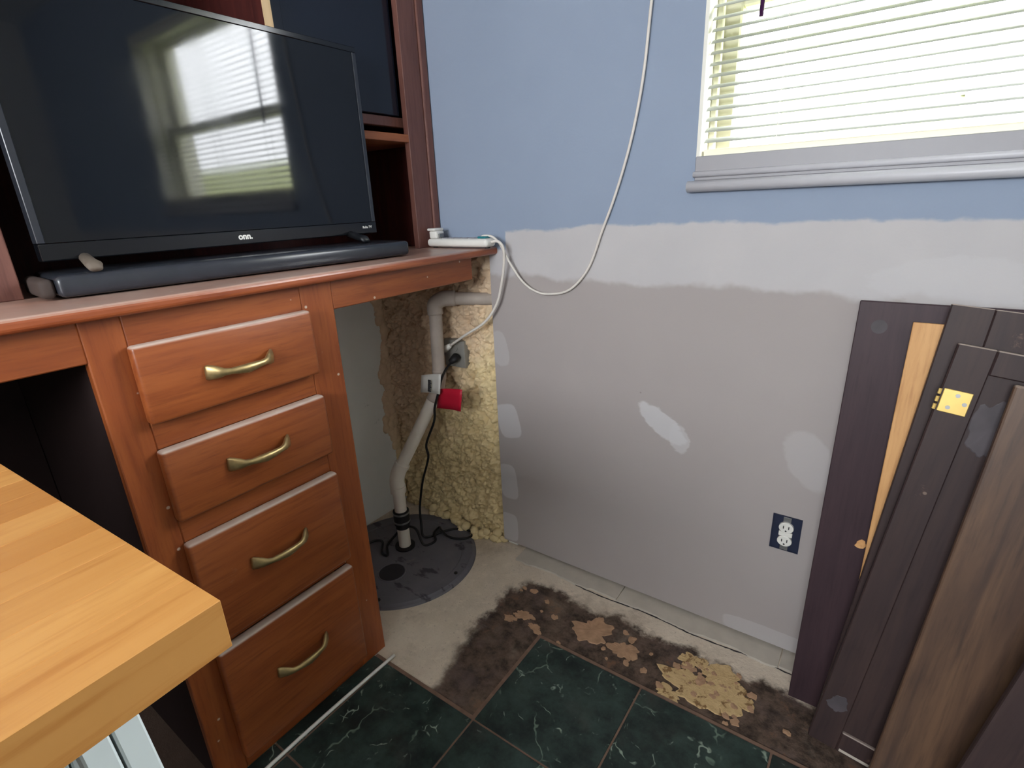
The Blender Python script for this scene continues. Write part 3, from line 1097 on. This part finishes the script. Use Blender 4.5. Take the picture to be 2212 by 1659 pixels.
def tbox(name, lo, hi, mat, parent=tv, bev=0.001, seg=1):
    return box(name, Vector(lo) - toff, Vector(hi) - toff, mat, parent, bev, seg)


tbox('screen', (TVX - 0.006, TY0 + 0.012, TZ0 + 0.030), (TVX, TY1 - 0.012, TZ1 - 0.012), M['screen'], tv, 0)
bz = tbox('bezel', (TVX - 0.022, TY0, TZ0), (TVX + 0.0035, TY1, TZ0 + 0.029), M['black_gloss'], tv, 0.002, 2)
tbox('bezel', (TVX - 0.022, TY0, TZ1 - 0.0115), (TVX + 0.0025, TY1, TZ1), M['black_gloss'], tv, 0.001, 1)
tbox('bezel', (TVX - 0.022, TY0, TZ0 + 0.0295), (TVX + 0.0025, TY0 + 0.0115, TZ1 - 0.012), M['charcoal'], tv, 0.001, 1)
tbox('bezel', (TVX - 0.022, TY1 - 0.0115, TZ0 + 0.0295), (TVX + 0.0025, TY1, TZ1 - 0.012), M['charcoal'], tv, 0.001, 1)
tbox('back_cover', (TVX - 0.060, TY0 + 0.10, TZ0 + 0.02), (TVX - 0.0225, TY1 - 0.10, 1.350), M['black'], tv, 0.010, 2)
for yy, mm, ln in ((-0.958, 'foot', 1), (-0.372, 'black', -1)):
    bm = bmesh.new()
    zz = HC + 0.040
    path = [(0.436, yy - 0.012, zz + 0.005), (0.424, yy - 0.010, zz + 0.012), (0.396, yy - 0.006, TZ0 - 0.005), (0.352, yy, TZ0 + 0.004)]
    add_sweep(bm, [Vector(p) - toff for p in path], [(0.010, 0.005), (0.013, 0.008), (0.011, 0.008), (0.009, 0.009)], 12)
    ft = build('stand_foot', bm, M[mm], tv, True)
    if mm == 'foot':
        ft['label'] = 'dusty grey-brown stand foot'


def text(name, s, size, loc, parent, mat, bold=0.0):
    cu = bpy.data.curves.new(name, 'FONT')
    cu.body = s
    cu.size = size
    cu.align_x = 'CENTER'
    cu.align_y = 'CENTER'
    cu.extrude = 0.0004
    cu.offset = bold
    cu.materials.append(mat)
    tmp = bpy.data.objects.new(name, cu)
    COL.objects.link(tmp)
    dg = bpy.context.evaluated_depsgraph_get()
    me = bpy.data.meshes.new_from_object(tmp.evaluated_get(dg))
    bpy.data.objects.remove(tmp)
    bpy.data.curves.remove(cu)
    me.name = name
    o = link(name, me, None, parent)
    o.location = loc
    o.rotation_euler = (PI / 2, 0, PI / 2)
    return o


text('logo', 'onn.', 0.018, Vector((TVX + 0.0040, -0.660, TZ0 + 0.0165)) - toff, tv, M['white_plastic'], 0.0006)
text('lettering', 'Roku TV', 0.0085, Vector((TVX + 0.0040, -0.318, TZ0 + 0.0165)) - toff, tv, M['white_plastic'], 0.0002)

# ================================================================ POWER STRIP on the counter and its cord
ps = thing('power_strip', 'white power strip at the wall end of the counter, its cord hanging over the edge', 'power strip', (0.47, -0.056, HC))
bm = bmesh.new()
add_box(bm, (-0.120, -0.024, 0.004), (0.115, 0.024, 0.028), 0.010, 4)
shade_auto(build('body', bm, M['white_plastic'], ps), 45)
for k in range(5):
    box('socket', (-0.055 + k * 0.026 - 0.010, -0.013, 0.0275), (-0.055 + k * 0.026 + 0.010, 0.013, 0.030), M['white_trim'], ps, 0.001, 1)
sw = box('switch', (0.072, -0.012, 0.0275), (0.102, 0.012, 0.034), M['teal'], ps, 0.002, 1)
sw['label'] = 'teal rocker switch'
for sx in (-0.105, 0.10):
    cyl('rubber_foot', (sx, 0, 0), (sx, 0, 0.006), 0.008, M['rubber'], ps, 12)
pl = [(0.585, -0.056, 1.082), (0.606, -0.052, 1.083), (0.618, -0.045, 1.064), (0.612, -0.036, 1.02), (0.594, -0.028, 0.96), (0.570, -0.026, 0.895),
      (0.522, -0.030, 0.835), (0.44, -0.034, 0.785), (0.372, -0.036, 0.742)]
tube('cord', [Vector(p) - Vector((0.47, -0.056, HC)) for p in pl], 0.0042, M['cord'], ps, 10, 6)
bm = bmesh.new()
add_sweep(bm, [Vector(p) - Vector((0.47, -0.056, HC)) for p in ((0.374, -0.036, 0.744), (0.360, -0.033, 0.735), (0.335, -0.022, 0.722))],
          [(0.006, 0.006), (0.012, 0.010), (0.014, 0.012)], 14)
build('plug', bm, M['white_plastic'], ps, True)

ad = thing('power_adapter', 'small white adapter plugged into the hutch end of the power strip', 'adapter', (0.372, -0.056, HC + 0.0284))
bm = bmesh.new()
add_box(bm, (-0.014, -0.018, 0.0), (0.016, 0.018, 0.022), 0.004, 2)
add_box(bm, (-0.018, -0.022, 0.022), (0.014, 0.020, 0.030), 0.003, 2)
shade_auto(build('body', bm, M['white_plastic'], ad), 45)
box('prong_cover', (0.0162, -0.010, 0.002), (0.022, 0.010, 0.014), M['steel'], ad, 0.001, 1)

# cable looping down the wall
cb = [(1.050, -0.010, 2.285), (1.050, -0.009, 2.05), (1.046, -0.009, 1.86), (1.038, -0.010, 1.72), (1.024, -0.010, 1.592), (1.012, -0.009, 1.461), (0.995, -0.009, 1.36), (0.972, -0.009, 1.269), (0.942, -0.009, 1.18), (0.912, -0.009, 1.107),
      (0.873, -0.009, 1.011), (0.815, -0.009, 0.950), (0.747, -0.010, 0.934), (0.700, -0.012, 0.941), (0.660, -0.016, 0.968), (0.628, -0.024, 1.015), (0.612, -0.036, 1.056),
      (0.604, -0.044, 1.078), (0.582, -0.047, 1.096), (0.556, -0.050, 1.099), (0.545, -0.052, 1.0955)]
wc = tube('cable', cb[:], 0.0034, M['cord'], None, 8, 6)
tag(wc, 'thin white cable hanging in a loop down the blue wall', 'cable')
wc.data.name = 'cable'

# ================================================================ ELECTRICAL BOX in the foam
eb = thing('electrical_box', 'grey metal outlet box half buried in the yellow foam', 'outlet', (0.365, -0.006, 0.705))
bm = bmesh.new()
add_box(bm, (-0.046, -0.004, -0.046), (0.046, 0.030, 0.050), 0.004, 2)
shade_auto(build('box', bm, M['metal_box'], eb), 40)
for dz in (-0.02, 0.024):
    bm = bmesh.new()
    add_sweep(bm, [(0, -0.004, dz), (0, -0.0075, dz)], [(0.017, 0.015), (0.0165, 0.0145)], 18)
    build('receptacle', bm, M['metal_box'], eb)
cyl('knockout', (-0.0475, 0.005, -0.005), (-0.046, 0.005, -0.005), 0.010, M['steel'], eb, 16)

# ================================================================ SUMP PIT LID, pipe and pump cord
lid = thing('sump_lid', 'round dark slate sump pit lid set in the concrete under the desk', 'lid', (0.268, -0.262, 0))
LR = 0.262
bm = bmesh.new()
prof = [(0.0, 0.010), (LR - 0.05, 0.010), (LR - 0.045, 0.013), (LR - 0.012, 0.013), (LR - 0.008, 0.010), (LR, 0.008), (LR + 0.002, 0.0)]
nseg = 72
rings = []
for r_, z_ in prof[1:]:
    rings.append([bm.verts.new((max(r_ * math.cos(2 * PI * k / nseg), -0.2655), min(r_ * math.sin(2 * PI * k / nseg), 0.30), z_)) for k in range(nseg)])
c0 = bm.verts.new((0, 0, 0.010))
for k in range(nseg):
    bm.faces.new((c0, rings[0][k], rings[0][(k + 1) % nseg]))
for a, b in zip(rings, rings[1:]):
    for k in range(nseg):
        bm.faces.new((a[k], b[k], b[(k + 1) % nseg], a[(k + 1) % nseg]))
shade_auto(build('cover', bm, M['lid'], lid), 30)
hx, hy = 0.309 - 0.268, -0.350 + 0.262
hole = cyl('inspection_plug', (hx, hy, 0.008), (hx, hy, 0.0115), 0.043, M['lid_dark'], lid, 32)
hole['label'] = 'round dark inspection plug'
bm = bmesh.new()
add_sweep(bm, [(hx + 0.046 * math.cos(2 * PI * k / 40), hy + 0.046 * math.sin(2 * PI * k / 40), 0.0105) for k in range(41)], 0.0025, 6)
build('plug_rim', bm, M['lid'], lid, True)
for a in (0.1, 1.25, 2.35, 4.0, 5.2):
    px, py = (LR - 0.028) * math.cos(a), (LR - 0.028) * math.sin(a)
    if px > -0.26:
        cyl('bolt', (px, py, 0.012), (px, py, 0.0165), 0.006, M['rubber'], lid, 8)
pipe = thing('drain_pipe', 'white plastic drain pipe rising from the sump lid up the foam wall', 'pipe', (0.241, -0.222, 0.010))
po = Vector((0.241, -0.222, 0.010))
PR = 0.0215


def pc(name, p0, p1, r, mat, n=24):
    return cyl(name, Vector(p0) - po, Vector(p1) - po, r, M[mat], pipe, n)


def psw(name, pts, r, mat):
    return tube(name, [Vector(p) - po for p in pts], r, M[mat], pipe, 20, 5)


A0 = Vector((0.241, -0.222, 0.0))
pc('gasket', (0.241, -0.222, 0.010), (0.241, -0.222, 0.018), 0.036, 'rubber')
pc('stub', (0.241, -0.222, 0.018), (0.241, -0.222, 0.096), PR, 'pvc')
co = pc('coupling', (0.241, -0.222, 0.110), (0.241, -0.222, 0.163), 0.0285, 'rubber')
co['label'] = 'black rubber coupling'
pc('coupling_collar', (0.241, -0.222, 0.094), (0.241, -0.222, 0.110), 0.025, 'rubber')
for zz in (0.118, 0.152):
    pc('hose_clamp', (0.241, -0.222, zz), (0.241, -0.222, zz + 0.007), 0.0297, 'steel')
pc('riser', (0.241, -0.222, 0.163), (0.241, -0.222, 0.265), PR, 'pvc')
pc('socket', (0.241, -0.222, 0.238), (0.241, -0.222, 0.262), 0.0275, 'pvc')
D1 = Vector((0.350, -0.098, 0.590))
B0 = Vector((0.241, -0.222, 0.300))
dd = (D1 - B0).normalized()
psw('elbow', [(0.241, -0.222, 0.260), (0.241, -0.222, 0.285), B0 + dd * 0.018, B0 + dd * 0.045], 0.0258, 'pvc')
cyl('socket', B0 + dd * 0.040 - po, B0 + dd * 0.052 - po, 0.0272, M['pvc'], pipe)
cyl('riser', B0 + dd * 0.04 - po, D1 - po, PR, M['pvc'], pipe)
U0 = Vector((0.352, -0.080, 0.640))
U1 = Vector((0.357, -0.076, 0.865))
psw('elbow', [D1 - dd * 0.03, D1, U0, U0 + (U1 - U0).normalized() * 0.03], 0.0235, 'pvc_grey')
cyl('upright', U0 - po, U1 - po, PR, M['pvc_grey'], pipe)
psw('elbow', [(0.357, -0.076, 0.855), (0.357, -0.075, 0.885), (0.376, -0.060, 0.903), (0.410, -0.034, 0.904)], 0.0255, 'pvc_grey')
cyl('branch', Vector((0.395, -0.045, 0.904)) - po, Vector((0.510, 0.030, 0.898)) - po, 0.0205, M['pvc_grey'], pipe)

pcord = thing('pump_cord', 'black pump cord plugged in the foam corner and coiled on the sump lid', 'cord', (0.376, -0.03, 0.692))
co_ = Vector((0.376, -0.03, 0.692))
bm = bmesh.new()
add_sweep(bm, [Vector(p) - co_ for p in ((0.381, -0.018, 0.700), (0.383, -0.032, 0.696), (0.374, -0.046, 0.686))], [(0.017, 0.014), (0.016, 0.013), (0.009, 0.008)], 14)
build('plug', bm, M['rubber'], pcord, True)
line = [(0.376, -0.044, 0.684), (0.385, -0.085, 0.668), (0.402, -0.126, 0.648), (0.392, -0.134, 0.605), (0.371, -0.134, 0.552), (0.358, -0.130, 0.499), (0.307, -0.128, 0.400), (0.306, -0.124, 0.346), (0.262, -0.122, 0.237), (0.232, -0.122, 0.120), (0.238, -0.130, 0.055), (0.262, -0.150, 0.022), (0.285, -0.135, 0.017), (0.305, -0.085, 0.017), (0.345, -0.040, 0.018), (0.392, -0.030, 0.017),
        (0.415, -0.050, 0.016), (0.395, -0.085, 0.017), (0.345, -0.100, 0.017), (0.300, -0.090, 0.024), (0.275, -0.075, 0.018), (0.290, -0.120, 0.024), (0.320, -0.145, 0.017), (0.300, -0.185, 0.017),
        (0.250, -0.172, 0.060), (0.200, -0.185, 0.055), (0.175, -0.215, 0.022), (0.190, -0.262, 0.017), (0.232, -0.298, 0.017), (0.205, -0.300, 0.018), (0.165, -0.262, 0.024), (0.130, -0.262, 0.018), (0.110, -0.300, 0.016), (0.085, -0.300, 0.014)]
tube('lead', [Vector(p) - co_ for p in line], 0.0042, M['rubber'], pcord, 8, 6)


def tagcard(pts, mat, label):
    """thin curled card given by its four corners (tl, tr, br, bl)"""
    tl, tr_, br, bl = [Vector(p) - co_ for p in pts]
    n = 6
    nrm = (tr_ - tl).cross(bl - tl).normalized()
    bm = bmesh.new()
    gr = []
    for i in range(n + 1):
        u = i / n
        a, b = tl.lerp(tr_, u), bl.lerp(br, u)
        cur = nrm * (0.006 * math.sin(u * PI))
        gr.append([[bm.verts.new(a.lerp(b, j / 3) + cur + nrm * s) for j in range(4)] for s in (0, 0.0008)])
    for i in range(n):
        for s in (0, 1):
            for j in range(3):
                bm.faces.new((gr[i][s][j], gr[i][s][j + 1], gr[i + 1][s][j + 1], gr[i + 1][s][j]))
        for j in (0, 3):
            bm.faces.new((gr[i][0][j], gr[i + 1][0][j], gr[i + 1][1][j], gr[i][1][j]))
    for i in (0, n):
        for j in range(3):
            bm.faces.new((gr[i][0][j], gr[i][0][j + 1], gr[i][1][j + 1], gr[i][1][j]))
    o = build('tag', bm, mat, pcord, True)
    o['label'] = label
    return o


wt = tagcard(((0.326, -0.136, 0.660), (0.420, -0.142, 0.679), (0.408, -0.142, 0.608), (0.313, -0.136, 0.597)), M['white_plastic'], 'white paper tag')
bm = bmesh.new()
for k in range(9):
    c = Vector((0.371 - 0.0007 * k, -0.1455, 0.652 - k * 0.0047)) - co_
    add_box(bm, c - Vector((0.0045, 0.0035, 0.0016)), c + Vector((0.0045 + 0.002 * (k % 3), 0.0, 0.0016)))
build('print', bm, M['ink'], wt)
tagcard(((0.386, -0.124, 0.618), (0.488, -0.122, 0.632), (0.474, -0.122, 0.554), (0.371, -0.124, 0.547)), M['red_tag'], 'red warning tag')

# ================================================================ WALL OUTLET without a cover plate
ow = thing('wall_outlet', 'uncovered white duplex outlet in a dark box low on the drywall', 'outlet', (1.428, 0.0, 0.371))
bm = bmesh.new()
for lo, hi in (((-0.033, -0.003, -0.049), (-0.030, 0.010, 0.049)), ((0.030, -0.003, -0.049), (0.033, 0.010, 0.049)),
               ((-0.030, -0.003, -0.049), (0.030, 0.010, -0.046)), ((-0.030, -0.003, 0.046), (0.030, 0.010, 0.049)), ((-0.030, -0.001, -0.046), (0.030, 0.002, 0.046))):
    add_box(bm, lo, hi)
build('box', bm, M['navy'], ow)
box('yoke', (-0.009, -0.0035, -0.047), (0.009, -0.001, 0.047), M['steel'], ow, 0.0005, 1)
for dz in (-0.019, 0.019):
    bm = bmesh.new()
    add_sweep(bm, [(0, -0.001, dz), (0, -0.008, dz), (0, -0.009, dz)], [(0.0168, 0.0145), (0.0168, 0.0145), (0.0155, 0.0132)], 24)
    rc = shade_auto(build('receptacle', bm, M['white_plastic'], ow))
    for sx in (-0.006, 0.006):
        box('slot', (sx - 0.0011, -0.0094, dz - 0.002), (sx + 0.0011, -0.0088, dz + 0.006), M['black'], rc)
    cyl('ground_hole', (0, -0.0094, dz - 0.008), (0, -0.0088, dz - 0.008), 0.0022, M['black'], rc, 10)
box('body', (-0.0155, -0.0075, -0.006), (0.0155, -0.002, 0.006), M['white_plastic'], ow, 0.001, 1)
for dz in (-0.042, 0.042):
    cyl('screw', (0, -0.0046, dz), (0, -0.003, dz), 0.0032, M['steel'], ow, 12)

# ================================================================ LEANING PANELS AND DOORS
def lean(name, label, cat, bl, tilt_deg, inplane_deg, group=None):
    """frame of a panel: x to the right, z up the panel, y away from the wall is negative; origin at its lower left front corner"""
    o = thing(name, label, cat, bl, (0, 0, 0), group)
    m = Matrix.Translation(bl) @ Matrix.Rotation(math.radians(-tilt_deg), 4, 'X') @ Matrix.Rotation(math.radians(inplane_deg), 4, 'Y')
    o.matrix_world = m
    return o


# back board, flat against the wall
pa = lean('leaning_board', 'tall plain dark brown board leaning on the wall behind the cabinet doors', 'panel', (1.497, -0.130, 0.0), 6.2, 0.2)
bm = bmesh.new()
add_box(bm, (0, 0, 0), (0.62, 0.019, 0.975), 0.0015, 1)
build('board', bm, M['panel'], pa)
for px, pz, r_ in ((0.040, 0.925, 0.014),):
    k_ = cyl('bored_hole', (px, -0.0008, pz), (px, 0.004, pz), r_, M['smear'], pa, 24)
build('chip', flake(0, 0, 0.011, 0.010, 0, 0.0012, 77, 12), M['strip_wood'], pa, False, (0.083, -0.0002, 0.45), (PI / 2, 0, 0))

# bare pine strip between the board and the door
st = lean('wood_strip', 'narrow bare pine strip wedged between the dark board and the cabinet doors', 'wood strip', (1.588, -0.168, 0.0), 7.2, 0.3)
bm = bmesh.new()
add_box(bm, (0, 0, 0), (0.075, 0.012, 0.945), 0.001, 1)
build('lath', bm, M['strip_wood'], st)

# middle door: its top rail shows over the front one
db = lean('cabinet_door', 'dark cabinet door whose top rail shows over the hinged door in front', 'door', (1.556, -0.212, 0.040), 8.6, 5.2)
for lo, hi in (((0.0, 0, 0), (0.062, 0.019, 0.955)), ((0.44, 0, 0), (0.50, 0.019, 0.955))):
    box('stile', lo, hi, M['panel_b'], db, 0.0015, 1)
for a, b in ((0.0, 0.065), (0.865, 0.9548)):
    box('rail', (0.0622, 0, a), (0.4398, 0.019, b), M['panel_b'], db, 0.0015, 1)
box('door_panel', (0.0622, 0.006, 0.0652), (0.4398, 0.015, 0.8648), M['panel_b'], db)

# front door with the brass hinge
dc = lean('cabinet_door', 'dark framed cabinet door with a brass hinge at its upper left edge', 'door', (1.551, -0.250, 0.036), 8.9, 7.0)
box('stile', (0.0, 0, 0), (0.055, 0.019, 0.900), M['panel_b'], dc, 0.002, 1)
box('stile', (0.42, 0, 0), (0.475, 0.019, 0.900), M['panel_b'], dc, 0.002, 1)
for a, b in ((0.0, 0.05), (0.855, 0.8998)):
    box('rail', (0.0552, 0, a), (0.4198, 0.019, b), M['panel_b'], dc, 0.002, 1)
pn = box('door_panel', (0.0552, 0.007, 0.0502), (0.4198, 0.014, 0.8548), M['panel_b'], dc)
build('smear', flake(0, 0, 0.030, 0.055, 0, 0.0006, 55, 40, 0.2), M['smear'], dc, False, (0.088, 0.0068, 0.765), (PI / 2, 0, 0))
build('smear', flake(0, 0, 0.018, 0.020, 0, 0.0006, 56, 30, 0.2), M['smear'], dc, False, (0.030, -0.0002, 0.11), (PI / 2, 0, 0))
bm = bmesh.new()
add_box(bm, (0.004, -0.0022, 0.775), (0.046, -0.0002, 0.818), 0.0009, 1)
hg = build('hinge', bm, M['gold'], dc)
hg['label'] = 'brass hinge leaf'
for kz in (0.782, 0.7965, 0.811):
    cyl('knuckle', (-0.001, -0.003, kz - 0.005), (-0.001, -0.003, kz + 0.005), 0.0028, M['gold'], hg, 10)
for px, pz in ((0.026, 0.809), (0.039, 0.796), (0.018, 0.785)):
    cyl('screw', (px, -0.0034, pz), (px, -0.002, pz), 0.0036, M['steel'], hg, 12)
# white scuff along the bottom edge
box('edge_banding', (0.06, -0.0008, 0.004), (0.20, 0.0, 0.010), M['mortar'], dc)

# lighter brown sheet in front
dd_ = lean('leaning_board', 'lighter brown streaky wooden panel leaning in front of the hinged door', 'panel', (1.655, -0.315, 0.0), 10.8, 5.6)
bm = bmesh.new()
add_box(bm, (0, 0, 0), (0.46, 0.016, 0.885), 0.004, 2)
build('board', bm, M['panel_d'], dd_)

# darkest board, nearest the camera
de = lean('leaning_board', 'short dark reddish brown board leaning in front of the lighter panel', 'panel', (1.722, -0.412, 0.0), 10.0, 11.0)
bm = bmesh.new()
add_box(bm, (0, 0, 0), (0.40, 0.018, 0.62), 0.004, 2)
build('board', bm, M['panel_b'], de)

# ================================================================ WHITE TRIM STICK on the floor
sk = tube('trim_stick', [(0.578, -0.588, 0.009), (0.5735, -0.72, 0.009), (0.571, -0.86, 0.009), (0.572, -1.02, 0.009)], 0.0045, M['white_plastic'], None, 8, 4)
tag(sk, 'thin white trim stick lying on the floor along the desk', 'trim')

# ================================================================ BUTCHER BLOCK TABLE
TZ = 0.93
tb = thing('table', 'butcher block table with a white steel trestle in front of the desk', 'table', (1.193, -1.183, 0), (0, 0, math.radians(3.2)))
TW, TL, TT = 0.60, 1.15, 0.041
rr = random.Random(5)
nrow = 13
wrow = TW / nrow
for i in range(nrow):
    x1 = -i * wrow
    x0 = x1 - wrow
    cuts = [0.0]
    y = -rr.uniform(0.12, 0.55)
    while y > -TL + 0.12:
        cuts.append(y)
        y -= rr.uniform(0.28, 0.6)
    cuts.append(-TL)
    for a, b in zip(cuts, cuts[1:]):
        bm = bmesh.new()
        add_box(bm, (x0 + 0.0001, b + 0.0001, TZ - TT), (x1 - 0.0001, a - 0.0001, TZ), 0.0004, 1)
        if i == 0 or a == 0.0:
            es = [e for e in bm.edges if (i == 0 and all(v.co.x > x1 - 0.0012 for v in e.verts) and abs(e.verts[0].co.z - e.verts[1].co.z) < 1e-5 and all(v.co.z > TZ - 0.0012 for v in e.verts))]
        build('stave', bm, M['butcher'], tb)
for yy in (-0.045, -TL + 0.05):
    bm = bmesh.new()
    for s in (-1, 1):
        for dy in (-0.013, 0.013):
            p0 = Vector((-TW / 2 + s * 0.055, yy + dy, TZ - TT - 0.004))
            p1 = Vector((-TW / 2 + s * 0.305, yy + dy, 0.006))
            m = (p1 - p0)
            ang = math.atan2(m.x, -m.z)
            mt = Matrix.Translation((p0 + p1) / 2) @ Matrix.Rotation(-ang, 4, 'Y')
            L = m.length / 2
            add_box(bm, (-0.014, -0.0118, -L), (0.014, 0.0118, L), 0.002, 1, mt)
    build('trestle_leg', bm, M['white_steel'], tb)
    box('trestle_head', (-TW / 2 - 0.22, yy - 0.02, TZ - TT - 0.022), (-TW / 2 + 0.22, yy + 0.02, TZ - TT - 0.0005), M['white_steel'], tb, 0.002, 1)
    box('cross_bar', (-TW / 2 - 0.20, yy - 0.010, 0.30), (-TW / 2 + 0.20, yy + 0.010, 0.325), M['white_steel'], tb, 0.002, 1)
